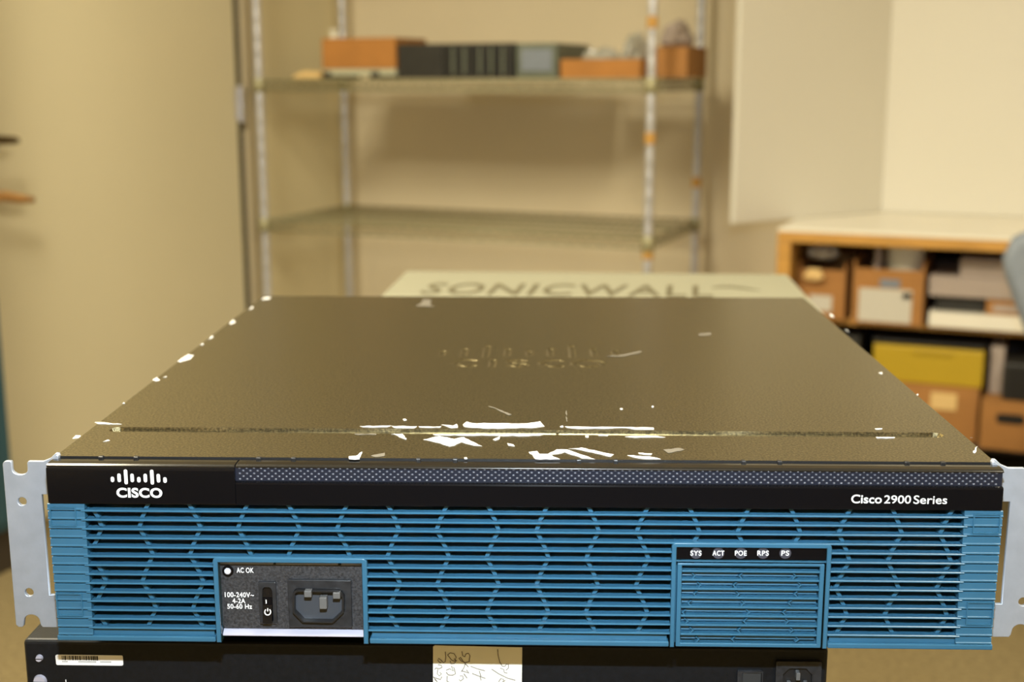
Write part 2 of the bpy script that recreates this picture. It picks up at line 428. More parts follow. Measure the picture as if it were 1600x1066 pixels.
# black rack devices standing in a row
bx = -1.590
for k in range(4):
    wd = (.150, .085, .072, .066)[k]
    t = tag(empty('rack_device', (bx + wd / 2, 2.945, DZ)),
            ('widest plain black rack device on the upper wire shelf', 'black ribbed rack device right of the widest black one',
             'black ribbed rack device third from the orange-brown box', 'narrowest black rack device beside the grey-teal device')[k], 'device', 'black rack devices on the upper wire shelf')
    MB().box(-wd / 2, wd / 2 - .002, 0, .30, 0, .0985).build('body', 'black_device', t, .003)
    nr = int(wd / .018) if k else 0
    for j in range(nr):
        xx = -wd / 2 + .010 + j * .018
        MB().box(xx, xx + .006, -.004, 0, .012, .088).build('rib', 'teal_device' if j % 2 else 'black_plastic', t)
    bx += wd
t = tag(empty('grey_teal_device', (-1.148, 2.95, DZ)), 'grey-teal device case right of the black rack devices', 'device')
MB().box(-.066, .058, 0, .28, 0, .097).build('body', 'teal_device', t, .004)
MB().box(-.05, .044, -.004, 0, .02, .08).build('front_panel', 'chair_grey', t, .001)
for k, (xa_, xb_, hh_) in enumerate(((-1.80, -1.36, .24), (-1.34, -.90, .28))):  # unseen dark boxes added to darken the middle of the lid's reflection
    t = tag(empty('added_server_box', ((xa_ + xb_) / 2, 2.92, 1.7005)), ('lower black server box added out of view on the topmost wire shelf, left', 'taller black server box added out of view on the topmost wire shelf, right')[k], 'server')
    w_ = (xb_ - xa_) / 2
    MB().box(-w_, w_, 0, .40, 0, hh_).build('body', 'black_device', t, .004)
    for j in range(4):
        MB().box(-w_ + .02, w_ - .02, -.006, 0, .012 + j * hh_ / 4, hh_ / 4 - .006 + j * hh_ / 4).build('drive_bay', 'black_plastic', t, .001)
# open cardboard trays with crumpled clear bags
carton('cardboard_tray', -1.072, -.838, 2.93, 3.20, DZ, 1.158, 'cardboard_orange', 'low open orange cardboard tray holding crumpled clear bags', open_top=True)
carton('small_cardboard_box', -.828, -.728, 3.00, 3.22, DZ, 1.190, 'cardboard', 'small brown cardboard box behind the right shelving post')
def crumple(name, loc, sx, sy, sz, m, label, cat, seed):
    bm = bmesh.new(); bmesh.ops.create_icosphere(bm, subdivisions=4, radius=1)
    for v in bm.verts:
        n = mnoise.noise(v.co * 1.7 + Vector((seed, 0, 0))) * .35 + abs(mnoise.noise(v.co * 4.1 + Vector((0, seed, 0)))) * .3
        v.co = v.co * (1 + n); v.co.x *= sx; v.co.y *= sy; v.co.z = max(v.co.z * sz, -sz * .72) + sz * .72
    me = bpy.data.meshes.new(name); bm.to_mesh(me); bm.free()
    o = link(name, me, m); o.location = loc
    return tag(o, label, cat)
crumple('plastic_bag', (-.985, 3.02, DZ + .0045), .058, .06, .042, 'clear_bag', 'crumpled clear plastic bag at the left of the orange tray', 'bag', 3.1)
crumple('plastic_bag', (-.888, 3.05, DZ + .0045), .034, .07, .066, 'clear_bag', 'taller crumpled clear plastic bag at the right of the orange tray', 'bag', 9.4)
crumple('paper_wad', (-.785, 3.10, 1.1925), .036, .05, .040, 'paper_pink', 'crumpled greyish wad on the small brown box behind the post', 'paper', 5.5)

# ================================================================ WOODEN BENCH WITH SHELVES
BX0, BX1, BY0, BY1, BH = -0.44, 1.30, 2.885, 3.47, 0.717
bn = tag(empty('wooden_bench_shelf', (BX0, BY0, 0)), 'orange wooden storage bench with white top along the back wall', 'bench')
L, D_ = BX1 - BX0, BY1 - BY0
MB().box(0, L, 0, D_, BH - .008, BH).build('white_top', 'laminate_white', bn, .002)
MB().box(0, L, 0, .022, BH - .036, BH - .0082).build('front_rail', 'desk_wood', bn, .002)
MB().box(0, L, .022, D_, BH - .028, BH - .0082).build('top_board', 'desk_wood', bn)
for xx in (0, .86, L - .036):
    MB().box(xx, xx + .036, 0, D_, 0, BH - .0362).build('upright', 'desk_wood', bn, .002)
for s_ in ((.036, .86), (.896, L - .036)):
    MB().box(s_[0], s_[1], .10, D_ - .012, .452, .470).build('shelf_board', 'desk_wood', bn, .001)
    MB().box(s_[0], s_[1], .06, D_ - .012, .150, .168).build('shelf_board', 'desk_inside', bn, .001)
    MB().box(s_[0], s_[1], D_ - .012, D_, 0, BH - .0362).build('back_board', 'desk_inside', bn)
SZ1, SZ2 = .4705, .1685
# upper bay: two bins with labels
def bin_(name, x0, x1, y0, z0, z1, dep, m, label, lab, dark):
    t = tag(empty(name, ((x0 + x1) / 2, y0, z0)), label, 'bin', 'cardboard storage bins in the bench')
    w, h = (x1 - x0) / 2, z1 - z0; th = .005
    mb = MB(); mb.box(-w, w, 0, dep, 0, th); mb.box(-w, w, dep - th, dep, th, h); mb.box(-w, -w + th, 0, dep - th, th, h); mb.box(w - th, w, 0, dep - th, th, h)
    mb.build('body', m, t)
    MB().box(-w + th, w - th, 0, th, th, h - .02).build('front_flap', m, t)
    for a, b, c, e, lm in lab:
        MB().box(a, b, -.0012, -.0002, c, e).build('paper_label', lm, t)
    return t
bin_('storage_bin', -.395, -.268, 2.960, SZ1, .622, .38, 'cardboard', 'brown storage bin at the left end of the bench',
     [(-.03, .03, .02, .062, 'paper_white')], 0)
bin_('storage_bin', -.245, -.066, 2.930, SZ1, .636, .40, 'cardboard', 'brown storage bin with large white label, second from the bench end',
     [(-.072, .062, .006, .094, 'paper_white'), (-.02, .03, .098, .120, 'chair_grey'), (.038, .060, .070, .086, 'yellow_plastic')], 0)
crumple('paper_wad', (-.350, 2.945, .575), .022, .010, .018, 'tan_paper', 'small tan paper wad at the front of the left bin', 'paper', 2.2)
pb = crumple('white_bag', (-.345, 3.05, .6225), .036, .05, .020, 'tissue', 'crumpled off-white bag on top of the left storage bin', 'bag', 7.7)
tr = tag(empty('tissue_roll', (-.124, 3.02, .4762)), 'off-white paper roll standing in the labelled bin', 'roll')
MB().lathe([(.018, .0), (.045, .0), (.047, .006), (.047, .196), (.045, .201), (.018, .201)], 28).build('paper', 'tissue', tr, smooth=True)
tb = tag(empty('spray_tube', (-.190, 2.985, .4762)), 'thin navy and white tube standing left of the paper roll', 'tube')
MB().lathe([(.012, 0), (.013, .004), (.013, .15), (.009, .162), (.009, .185), (.006, .19)], 16).build('barrel', 'paper_pink', tb, smooth=True)
MB().box(.004, .0132, -.012,   .012, .10, .150).build('printed_band', 'navy_plastic', tb, .002)
# right part of the upper bay: stacked pale boxes
carton('pale_flat_box', -.050, .34, 2.94, 3.30, SZ1, .508, 'laminate_white', 'long off-white flat box at the bottom of the bench stack')
carton('dark_flat_box', -.035, .085, 2.97, 3.25, .5106, .548, 'black_device', 'dark flat box in the bench stack, left of a brown carton')
carton('brown_flat_carton', .088, .30, 2.955, 3.25, .5106, .548, 'cardboard', 'brown flat carton in the bench stack under the pink-grey box', label_rect=(-.09, .06, .008, .026, 'paper_pink'))
carton('pink_grey_box', -.055, .32, 2.95, 3.28, .5506, .602, 'paper_pink', 'wide pinkish grey box in the bench stack')
carton('small_pink_grey_box', .018, .24, 2.96, 3.20, .6046, .648, 'paper_pink', 'shorter pinkish grey box on top of the bench stack')
# lower bay
yc = tag(empty('yellow_case', (-.035, 2.945, .3155)), 'bright yellow plastic case on the brown carton in the lower bench bay', 'case')
MB().prism_x([(0, 0), (.26, 0), (.26, .105), (.012, .105), (0, .095)], -.150, .128).build('body', 'yellow_plastic', yc, .004)
MB().box(-.152, .130, -.003, .262, .104, .112).build('lid', 'black_plastic', yc, .002)
MB().box(-.05, .05, -.006, -.001, .082, .092).build('latch', 'yellow_plastic', yc, .001)
carton('brown_carton', -.21, .088, 2.935, 3.25, SZ2, .313, 'cardboard', 'brown carton with pale labels under the yellow case', label_rect=(.03, .095, .085, .13, 'tan_paper'))
carton('brown_carton', .096, .42, 2.900, 3.22, SZ2, .293, 'cardboard', 'brown carton with an oval hand hole at the right edge', hole=(-.125, -.055, .072, .098))
gd = tag(empty('grey_desktop_case', (.125, 2.985, .2955)), 'narrow pinkish grey case standing on the hand-hole carton', 'device')
MB().box(-.018, .016, 0, .2, 0, .125).build('body', 'paper_pink', gd, .003)
bd = tag(empty('black_speaker', (.205, 2.925, .2955)), 'black boxy speaker on the hand-hole carton', 'speaker')
MB().box(-.062, .062, 0, .14, 0, .098).build('body', 'black_device', bd, .006)
plate('speaker_grille', [rrect(-.052, .052, .01, .088, .008)], .003, 'black_plastic', bd, off=-.003)
carton('dark_box', -.39, -.225, 2.98, 3.25, SZ2, .42, 'black_device', 'dark blue-black box at the left of the lower bench bay')
# folding white board standing on the bench top
fb = tag(empty('folding_white_board', (-.245, 3.435, BH)), 'tall white folding board standing on the wooden bench', 'board')
A = Vector((-.575, 2.935)) - Vector((-.245, 3.435)); ln = A.length; an = math.atan2(A.y, A.x)
lf = MB().box(0.004, ln, -.009, .009, .0008, 1.30).build('board_leaf', 'board_white', fb, .002); lf.rotation_euler = (0, 0, an)
rf = MB().box(.004, 1.45, -.009, .009, .0008, 1.30).build('board_leaf', 'board_white', fb, .002); rf.rotation_euler = (0, 0, math.radians(-.5))
MB().tube([(0, 0, .002), (0, 0, .20)], .007, 10).build('hinge', 'steel', fb)
MB().tube([(0, 0, .24), (0, 0, 1.29)], .006, 10).build('hinge', 'board_white', fb)

# ================================================================ CHAIR (right edge)
ch = tag(empty('office_chair', (.36, 2.22, 0)), 'grey office chair whose rounded backrest shows at the right edge', 'chair')
bo = [(.40, .50), (.435, .64), (.45, .76), (.42, .82), (.32, .87), (-.08, .87), (-.155, .825), (-.205, .795), (-.222, .755), (-.215, .72), (-.16, .585), (-.13, .50)]
plate('backrest', [bo], .05, 'chair_grey', ch, bevel=.018, off=-.025)
MB().box(-.08, .33, .05, .46, .42, .48).build('seat', 'chair_grey', ch, .02, seg=4)
MB().box(.09, .15, .026, .05, .40, .62).build('back_bar', 'black_plastic', ch, .004)
MB().tube([(.12, .27, .10), (.12, .27, .42)], .025, 16).build('gas_column', 'steel', ch, smooth=True)
for k in range(5):
    a = 2 * math.pi * k / 5 + .3
    e = (.12 + .27 * math.cos(a), .27 + .27 * math.sin(a))
    lg = MB().tube([(.12, .27, .105), (e[0], e[1], .075)], [.024, .014], 10).build('base_leg', 'black_plastic', ch, smooth=True)
    MB().tube([(e[0] - .012, e[1], .030), (e[0] + .012, e[1], .030)], .030, 16).build('caster', 'rubber', lg)
    MB().tube([(e[0], e[1], .045), (e[0], e[1], .075)], .008, 8).build('caster_stem', 'steel', lg)

# ================================================================ TABLE UNDER THE DEVICES (router frame)
def rw(x, y, z): return (CR * x - SR * y, SR * x + CR * y, z)
TABZ = .750
tbl = tag(empty('narrow_table', rw(-.045, .70, 0), ROT), 'narrow work table hidden under the stacked devices and white carton', 'table')
MB().box(-.165, .165, -.67, .62, TABZ - .028, TABZ).build('tabletop', 'table_laminate', tbl, .003)
for a in (-1, 1):
    for b in (-.62, .57):
        MB().box(a * .14 - .015, a * .14 + .015, b - .015, b + .015, 0, TABZ - .0282).build('leg', 'black_device', tbl, .002)
MB().box(-.125, .125, -.63, -.61, TABZ - .09, TABZ - .0282).build('apron', 'black_device', tbl)
MB().box(-.125, .125, .56, .58, TABZ - .09, TABZ - .0282).build('apron', 'black_device', tbl)

# white carton behind the router
cz = .86
cw = tag(empty('white_carton', rw(.066, .895, TABZ), ROT - math.radians(2.5)), 'white shipping carton with bold dark lettering behind the router', 'carton')
hwid, hdep, hh = .246, .195, cz - TABZ
MB().box(-hwid, hwid, -hdep, hdep, 0, hh).build('body', 'carton_white', cw, .002)
MB().box(-hwid + .001, hwid - .001, -hdep - .0015, -hdep, .004, hh - .002).build('front_flap', 'carton_white', cw)
me = text_mesh('SONICWALL', .012, spacing=1.12)
xs = [v.co.x for v in me.vertices]; ys = [v.co.y for v in me.vertices]; a, b, c, d = min(xs), max(xs), min(ys), max(ys)
for v in me.vertices:
    fx = (v.co.x - a) / (b - a); fy = (v.co.y - c) / (d - c)
    v.co = (-.205 + .342 * fx + .006 * fy, .012 + .083 * fy, hh + .0004)
link('lettering', me, 'carton_ink', cw)
sw = [(.140, .078), (.150, .092), (.166, .094), (.184, .078), (.196, .060), (.180, .070), (.164, .082), (.152, .082)]
MB().prism_z(sw, hh + .0001, hh + .0005).build('swoosh_mark', 'carton_ink', cw)
MB().box(-hwid + .002, hwid - .002, -.0006, .0006, hh + .00005, hh + .0002).build('lid_seam', 'pale_device', cw)

# ================================================================ LOWER BLACK DEVICE
LY0 = .028; LZ = F(35, 1000, LY0)[1]
lx0, lx1 = F(35, 1000, LY0)[0], F(1295, 1018, LY0)[0]
ldv = tag(empty('black_rack_device', rw(0, 0, 0) , ROT), 'black rack device under the router, with barcode label and power inlet', 'device')
ldv.location.z = BASE
mb = MB().box(lx0, lx1, LY0, LY0 + .36, TABZ - BASE + .0005, LZ)
mb.build('case', 'device_black', ldv, .0022, seg=3)
def screw(px, py, r, Y=LY0):
    x, z = F(px, py, Y)
    o = MB().tube([(x, Y - .0016, z), (x, Y, z)], [r * .85, r], 20).build('screw', 'bright_metal', ldv)
    MB().box(x - r * .9, x + r * .9, Y - .0018, Y - .0015, z - .0002, z + .0002).build('screw_slot', 'black_plastic', o)
screw(62, 1028, .0018); screw(63, 1064, .0034)
# barcode label
x0, z1 = F(87, 1023, LY0); x1, z0 = F(193, 1040, LY0)
lb = plate('barcode_label', [rrect(x0, x1, z0, z1, .0008)], .0003, 'label_white', ldv, off=LY0 - .0004)
rb = random.Random(3); x = x0 + .0032; mb = MB()
while x < x0 + .0215:
    w = rb.choice((.0002, .0003, .0005, .0007)); mb.box(x, x + w, LY0 - .00055, LY0 - .0004, z1 - .0027, z1 - .0004); x += w + rb.choice((.0002, .0003, .0005))
mb.build('barcode_bars', 'ink_black', lb)
mb = MB()
for a, b in ((.0034, .0058), (.0115, .0205), (.0225, .0275)):
    xx = x0 + a
    while xx < x0 + b: mb.box(xx, xx + .0004, LY0 - .00055, LY0 - .0004, z0 + .0017, z0 + .0022); xx += .0007
mb.build('barcode_digits', 'scuff_grey', lb)
# power switch and inlet of the lower device
def fbox(px0, py0, px1, py1, Y, d0, d1):
    x0, z1 = F(px0, py0, Y); x1, z0 = F(px1, py1, Y); return MB().box(x0, x1, Y - d0, Y + d1, z0, z1)
x0, z1 = F(1152, 1047, LY0); x1 = x0 + .0125; z0 = z1 - .022
plate('switch_frame', [rrect(x0, x1, z0, z1, .0006), rrect(x0 + .0024, x1 - .0006, z0 + .001, z1 - .0008, .0003)], .0016, 'socket_black', ldv, off=LY0 - .0016)
MB().box(x0 + .0026, x1 - .0008, LY0 - .0010, LY0, z0 + .0012, z1 - .0010).build('rocker', 'rubber', ldv, .0002)
text_front('I', x0 + .0062, z0 + .0135, x0 + .0068, z0 + .0155, LY0 - .0028, 'white_print', ldv)
x0, z1 = F(1212, 1031, LY0); x1, _ = F(1283, 1031, LY0); z0 = z1 - .026
cxx = (x0 + x1) / 2
hole = [(x0 + .0035, z1 - .021), (x1 - .0045, z1 - .021), (x1 - .0045, z1 - .0068), (x1 - .0075, z1 - .0035), (x0 + .0065, z1 - .0035), (x0 + .0035, z1 - .0068)]
plate('inlet_frame', [rrect(x0, x1, z0, z1, .0008), hole], .0022, 'socket_black', ldv, off=LY0 - .0022)
MB().box(x0 + .0035, x1 - .0045, LY0 - .0004, LY0 - .0002, z1 - .021, z1 - .0035).build('inlet_recess', 'black_plastic', ldv)
for dx, dz in ((-.0045, -.0125), (.0035, -.0125), (-.0005, -.0070)):
    MB().box(cxx + dx - .001, cxx + dx + .001, LY0 - .0042, LY0 - .0004, z1 + dz - .002, z1 + dz + .002).build('inlet_pin', 'pin_metal', ldv, .0003)
text_front('I', *(lambda p: (p[0] - .0002, p[1] - .002, p[0] + .0002, p[1]))(F(103, 1062, LY0)), LY0 - .0002, 'white_print', ldv)
# paper note taped to the lower device
nt_ = tag(empty('paper_note', rw(0, 0, 0), ROT), 'white paper note with pencil handwriting on the black device front', 'note'); nt_.location.z = BASE
NY = LY0 - .0006
(xa, za), (xb, zb) = F(676, 1009, NY), F(816, 1012, NY)
plate('sheet', [[(xa - .0006, za - .055), (xb - .0006, za - .055), (xb, zb), (xa + .001, za + .0001), (xa + .0002, za - .0006)]], .0003, 'note_paper', nt_, off=NY)
def stroke(pts, w=.00022):
    # handwriting traced over the note: (zoomed crop coordinates, 660,990, x8.889)
    P3 = []
    for (u, v) in pts:
        x, z = F(660 + u / 8.889, 990 + v / 8.889, NY); P3.append((x, NY - .0001, z))
    MB().tube(P3, w, 5).build('pen_stroke', 'ink_pencil', nt_)
for pts in (
    [(318, 255), (325, 330), (318, 390), (295, 410), (270, 380), (225, 345), (215, 375), (250, 415), (262, 395)],
    [(215, 435), (260, 440), (275, 470), (235, 490), (190, 480), (170, 500)],
    [(215, 500), (205, 560), (235, 590), (265, 560), (240, 540)], [(270, 600), (250, 640), (190, 620), (150, 600), (200, 660)],
    [(170, 640), (230, 690), (190, 720)],
    [(350, 300), (385, 270), (440, 280), (470, 330), (450, 380), (480, 375), (440, 385), (405, 370), (375, 330), (352, 302)],
    [(385, 380), (400, 425), (445, 415), (470, 380), (440, 350)], [(330, 510), (380, 490), (430, 520), (400, 450), (440, 480), (460, 560), (420, 580), (360, 575), (330, 540)],
    [(345, 590), (340, 660), (390, 690)],
    [(548, 250), (560, 310), (590, 325), (605, 285), (640, 275), (662, 310), (650, 380), (660, 385), (600, 405), (540, 385), (508, 345), (530, 330), (560, 380), (640, 465)],
    [(600, 405), (575, 480), (540, 530)], [(550, 520), (650, 550), (610, 505)], [(575, 560), (620, 620)], [(520, 590), (560, 590), (570, 630), (530, 660), (510, 640)],
    [(670, 455), (760, 490), (870, 518)], [(690, 555), (780, 590), (875, 625)], [(790, 520), (810, 590), (800, 600), (815, 650)],
    [(1045, 220), (1052, 310), (1075, 400), (1095, 430)], [(1095, 430), (1110, 455), (1150, 455), (1165, 425), (1195, 430), (1195, 480), (1160, 510)],
    [(960, 495), (1060, 560), (1180, 620), (1290, 650)], [(1080, 480), (1130, 500), (1140, 545), (1180, 550)], [(1060, 670), (1090, 625), (1130, 640), (1110, 680), (1150, 650)]):
    stroke(pts)

# ================================================================ ROUTER
ro = tag(empty('network_router', (0, 0, BASE), ROT), 'blue-faced network router with scratched brown-grey lid, in the foreground', 'router')
HZ = .0878                                   # lid height
CY0, CY1, CWD = .0118, .467, .2191
MB().box(-.2185, .2185, .016, .4665, .0008, HZ - .003).build('chassis', 'lid_paint', ro)
for fx in (-.19, .125):
    for fy in (.05, .33):
        MB().tube([(fx, fy, LZ), (fx, fy, .0008)], [.009, .008], 16).build('rubber_foot', 'rubber', ro)
# ---- lid with pressed groove and pressed emblem
def seg_d(x, y, ax, ay, bx_, by_):
    dx, dy = bx_ - ax, by_ - ay; L2 = dx * dx + dy * dy
    t = 0 if L2 == 0 else max(0, min(1, ((x - ax) * dx + (y - ay) * dy) / L2))
    return math.hypot(x - ax - t * dx, y - ay - t * dy)
emb_bars = []
for cxp, y0p, y1p in ((691, 548, 555.5), (725, 545, 556), (760, 540.5, 558.5), (793, 545, 556), (827, 548.5, 555.5), (860, 545, 556), (894, 540.5, 558.5), (928, 545, 556), (962, 548.5, 555.5)):
    xm, ya = T(827 + (cxp - 827) * 1.0, y0p, HZ); x2, yb = T(cxp, y1p, HZ); emb_bars.append(((xm + x2) / 2, ya, yb))
def arc(cx, cy, rx, ry, a0, a1, n=14):
    return [(cx + rx * math.cos(math.radians(a0 + (a1 - a0) * k / n)), cy + ry * math.sin(math.radians(a0 + (a1 - a0) * k / n))) for k in range(n + 1)]
_, yt = T(827, 561.5, HZ); _, yb = T(827, 574.5, HZ); cyl = (yt + yb) / 2; ryl = (yt - yb) / 2 - .0025
def tx(px): return T(px, 568, HZ)[0]
emb_paths = []
for a, b in ((706, 747), (842, 883)):
    emb_paths.append(arc((tx(a) + tx(b)) / 2 + .001, cyl, (tx(b) - tx(a)) / 2 - .001, ryl, 50, 310))
emb_paths.append(arc((tx(892) + tx(947)) / 2, cyl, (tx(947) - tx(892)) / 2 - .002, ryl, 0, 360, 22))
emb_paths.append([(tx(769), cyl + ryl), (tx(769), cyl - ryl)])
sx_ = (tx(790) + tx(826)) / 2; sr = (tx(826) - tx(790)) / 2 - .002
emb_paths.append(arc(sx_, cyl + ryl / 2, sr, ryl / 2, 30, 270, 10) + arc(sx_, cyl - ryl / 2, sr, ryl / 2, 90, -150, 10))
def sm(t): t = max(0, min(1, t)); return t * t * (3 - 2 * t)
gY = .0590; gX = .2075
def lid_z(x, y):
    d = seg_d(x, y, -gX + .003, gY, gX - .003, gY - .0012)
    z = -.0017 if d < .0044 else 0.0
    if -.07 < x < .07 and .19 < y < .29:
        dm = 1
        for bx_, ya, yb in emb_bars: dm = min(dm, seg_d(x, y, bx_, ya - .001, bx_, yb + .001))
        for p in emb_paths:
            for (ax, ay), (bx_, by_) in zip(p, p[1:]): dm = min(dm, seg_d(x, y, ax, ay, bx_, by_))
        z -= .0009 * (1 - sm((dm - .0012) / .0015))
    return z
def lines(spans):
    out = []
    for a, b, st in spans:
        n = max(1, round((b - a) / st)); out += [a + (b - a) * k / n for k in range(n)]
    return out + [spans[-1][1]]
gx = lines([(-CWD, -.2095, .003), (-.2095, -.198, .0006), (-.198, -.062, .012), (-.062, .066, .0007), (.066, .198, .012), (.198, .2095, .0006), (.2095, CWD, .003)])
gy = lines([(CY0, .0505, .008), (.0505, .0555, .00025), (.0555, .061, .0008), (.061, .0675, .00025), (.0675, .200, .03), (.200, .282, .0009), (.282, CY1, .05)])
vs = [(x, y, HZ + lid_z(x, y)) for y in gy for x in gx]; nx = len(gx); ny = len(gy)
fs = [(j * nx + i, j * nx + i + 1, (j + 1) * nx + i + 1, (j + 1) * nx + i) for j in range(ny - 1) for i in range(nx - 1)]
lid = MB(); lid.add(vs, fs)
# folded-down skirts at front, back and sides
rim = [(-CWD, CY0), (CWD, CY0), (CWD, CY1), (-CWD, CY1)]
lid_o = lid.build('lid', 'lid_paint', ro, smooth=True)
lid_o.data.set_sharp_from_angle(angle=math.radians(38))
lid_o.data.materials.append(MATS['lid_paint_edge'])
for p in lid_o.data.polygons:
    if abs(p.normal.z) < .5: p.material_index = 1
MB().box(-CWD, CWD, CY0, CY0 + .0012, HZ - .0029, HZ - .00005).build('lid_fold', 'black_plastic', lid_o)
MB().box(-CWD, CWD, CY1 - .0012, CY1, .02, HZ - .00005).build('lid_fold', 'lid_paint', lid_o)
for s in (-1, 1):
    a, b = sorted((s * CWD, s * (CWD - .0006))); MB().box(a, b, CY0, CY1, .02, HZ - .00005).build('lid_fold', 'lid_paint', lid_o)
# paint chips and scuffs
def chip(pts, ox_, oy_, sc, m='chip_metal'):
    poly = [T(ox_ + u / sc, oy_ + v / sc, HZ) for u, v in pts]
    rp = random.Random(int(pts[0][0] * 7 + pts[0][1]))
    out = []
    for i, p in enumerate(poly):
        q = poly[(i + 1) % len(poly)]; L_ = math.hypot(q[0] - p[0], q[1] - p[1])
        n = max(1, min(8, int(L_ / .0022)))
        for k in range(n):
            t = k / n; j = .00035 if 0 < k else 0
            out.append((p[0] + (q[0] - p[0]) * t + rp.uniform(-j, j), p[1] + (q[1] - p[1]) * t + rp.uniform(-j, j) * 2))
    my = sum(p[1] for p in out) / len(out)
    if any(abs(p[1] - gY) < .0052 for p in out):      # stays on its own side of the groove
        out = [(x, max(y, gY + .0053)) if my > gY else (x, min(y, gY - .0060)) for x, y in out]
    me = plate_mesh([out], .00016, 0, 'top', HZ + .00022)
    for v in me.vertices:
        v.co.z += lid_z(v.co.x, v.co.y)
    link('paint_chip', me, m, lid_o)
z7 = (500, 620, 2.667)
for pts in (
    [(595,118),(612,105),(640,112),(760,112),(860,113),(918,104),(936,125),(900,130),(820,132),(700,134),(640,130),(600,126)],
    [(505,118),(555,122),(570,115),(575,130),(545,132)], [(298,124),(405,125),(370,158),(345,140),(318,140)],
    [(300,150),(345,150),(360,180),(330,170)], [(430,180),(500,165),(560,178),(600,170),(640,190),(676,207),(640,205),(590,190),(560,205),(540,208),(500,195)],
    [(720,180),(750,165),(748,178),(730,184)], [(470,156),(900,157),(930,161),(870,165),(700,163),(480,162)],
    [(780,195),(805,200),(812,208),(785,205)], [(870,232),(905,228),(915,240),(950,240),(1000,262),(900,262)],
    [(950,240),(985,222),(1030,222),(1145,262),(1090,258),(1020,232),(970,242)], [(1035,218),(1090,214),(1225,242),(1210,252),(1150,238),(1080,222)],
    [(1280,246),(1370,250),(1420,262),(1340,260)], [(1325,235),(1385,238),(1380,244),(1330,240)],
    [(1020,125),(1200,127),(1390,130),(1392,138),(1310,138),(1280,132),(1100,135),(1030,131)], [(120,250),(150,248),(176,230),(165,262),(122,262)],
    [(165,124),(300,122),(280,128),(180,128)], [(410,125),(505,125),(500,130),(415,129)], [(1270,168),(1300,165),(1400,164),(1440,170),(1300,171)],
    [(345,95),(355,93),(362,99),(350,101)], [(600,255),(612,254),(614,261),(602,261)], [(1250,50),(1260,49),(1262,55),(1252,56)], [(1383,40),(1391,40),(1390,46),(1382,46)],
    [(1000,125),(1012,122),(1015,128),(1002,129)], [(1105,164),(1120,164),(1118,172),(1106,170)], [(1160,160),(1200,161),(1200,165),(1160,164)]):
    chip(pts, *z7)
for pts in ([(700,40),(720,44),(800,76),(785,78),(740,56)], [(1430,222),(1500,215),(1520,222),(1450,236)], [(145,156),(235,156),(235,160),(145,159)], [(210,248),(270,236),(270,248),(230,253)], [(1025,60),(1029,60),(1031,104),(1026,104)]):
    chip(pts, *z7, m='scuff_grey')
z8 = (0, 440, 3.2)
for pts in ([(888,400),(940,365),(970,370),(950,390),(900,405)], [(762,494),(785,480),(800,495),(780,500)], [(1147,209),(1165,192),(1178,205),(1155,216)],
            [(1042,291),(1060,272),(1068,280)], [(472,706),(500,705),(610,715),(540,716),(490,714)], [(362,788),(380,770),(405,772),(390,785)],
            [(515,803),(540,792),(550,797)], [(612,612),(620,605),(625,612)], [(1245,144),(1260,125),(1268,132)], [(1308,92),(1322,80),(1355,79),(1345,90)],
            [(1000,318),(1015,310),(1018,318)], [(815,480),(835,474),(832,480)]):
    chip(pts, *z8)
zr = (1140, 300, 2.539)
for pts in ([(578,972),(655,973),(655,978),(585,979)], [(575,940),(605,939),(605,943),(580,944)], [(965,1035),(975,1015),(985,1010),(972,1038)], [(930,955),(945,960),(952,972)], [(590,718),(605,716),(605,725)], [(740,805),(748,802),(748,809)], [(395,484),(408,488),(415,498),(402,496)], [(455,546),(470,552),(474,558)]):
    chip(pts, *zr)
z6 = (540, 400, 2.162)
chip([(235,170),(255,160),(262,148),(290,148),(285,165),(300,172)], *z6, m='scuff_grey')
chip([(1190,264),(1235,260),(1235,268),(1195,270)], *z6, m='scuff_grey')
chip([(880,340),(940,334),(1000,322),(1000,326),(940,340)], *z6, m='scuff_grey')

# ---- black bezel
bz = empty('bezel'); bz.parent = ro
zb0, zb1 = .0683, .0871
XB = .2197; XM = -.1318
MB().prism_x([(0, zb0), (.013, zb0), (.013, zb1 - .0012), (.0009, zb1 - .0012), (0.0003, zb1 - .0016), (0, zb1 - .0025)], -XB, XM).build('name_block', 'bezel_black', bz, .0005)
MB().prism_x([(0, zb0), (.013, zb0), (.013, .0795), (.0012, .0795), (0.0003, .0790), (0, .0783)], XM, XB).build('lower_band', 'bezel_black', bz, .0004, seg=3)
MB().box(XM, XB - .0004, .0018, .013, .0795, zb1 - .0012).build('dotted_strip', 'dots_black', bz)
MB().prism_x([(.0010, zb1 - .0011), (.013, zb1 - .0011), (.013, zb1 - .0001), (.006, zb1 + .0003), (.0025, zb1 + .0001), (.0012, zb1 - .0005)], XM + .0004, XB).build('top_lip', 'bezel_gloss', bz, .0002)
MB().prism_x([(.0008, zb1 - .0012), (.013, zb1 - .0012), (.013, zb1 - .0001), (.006, zb1 + .0002), (.0022, zb1), (.0010, zb1 - .0006)], -XB, XM - .0002).build('top_lip', 'bezel_gloss', bz, .0002)
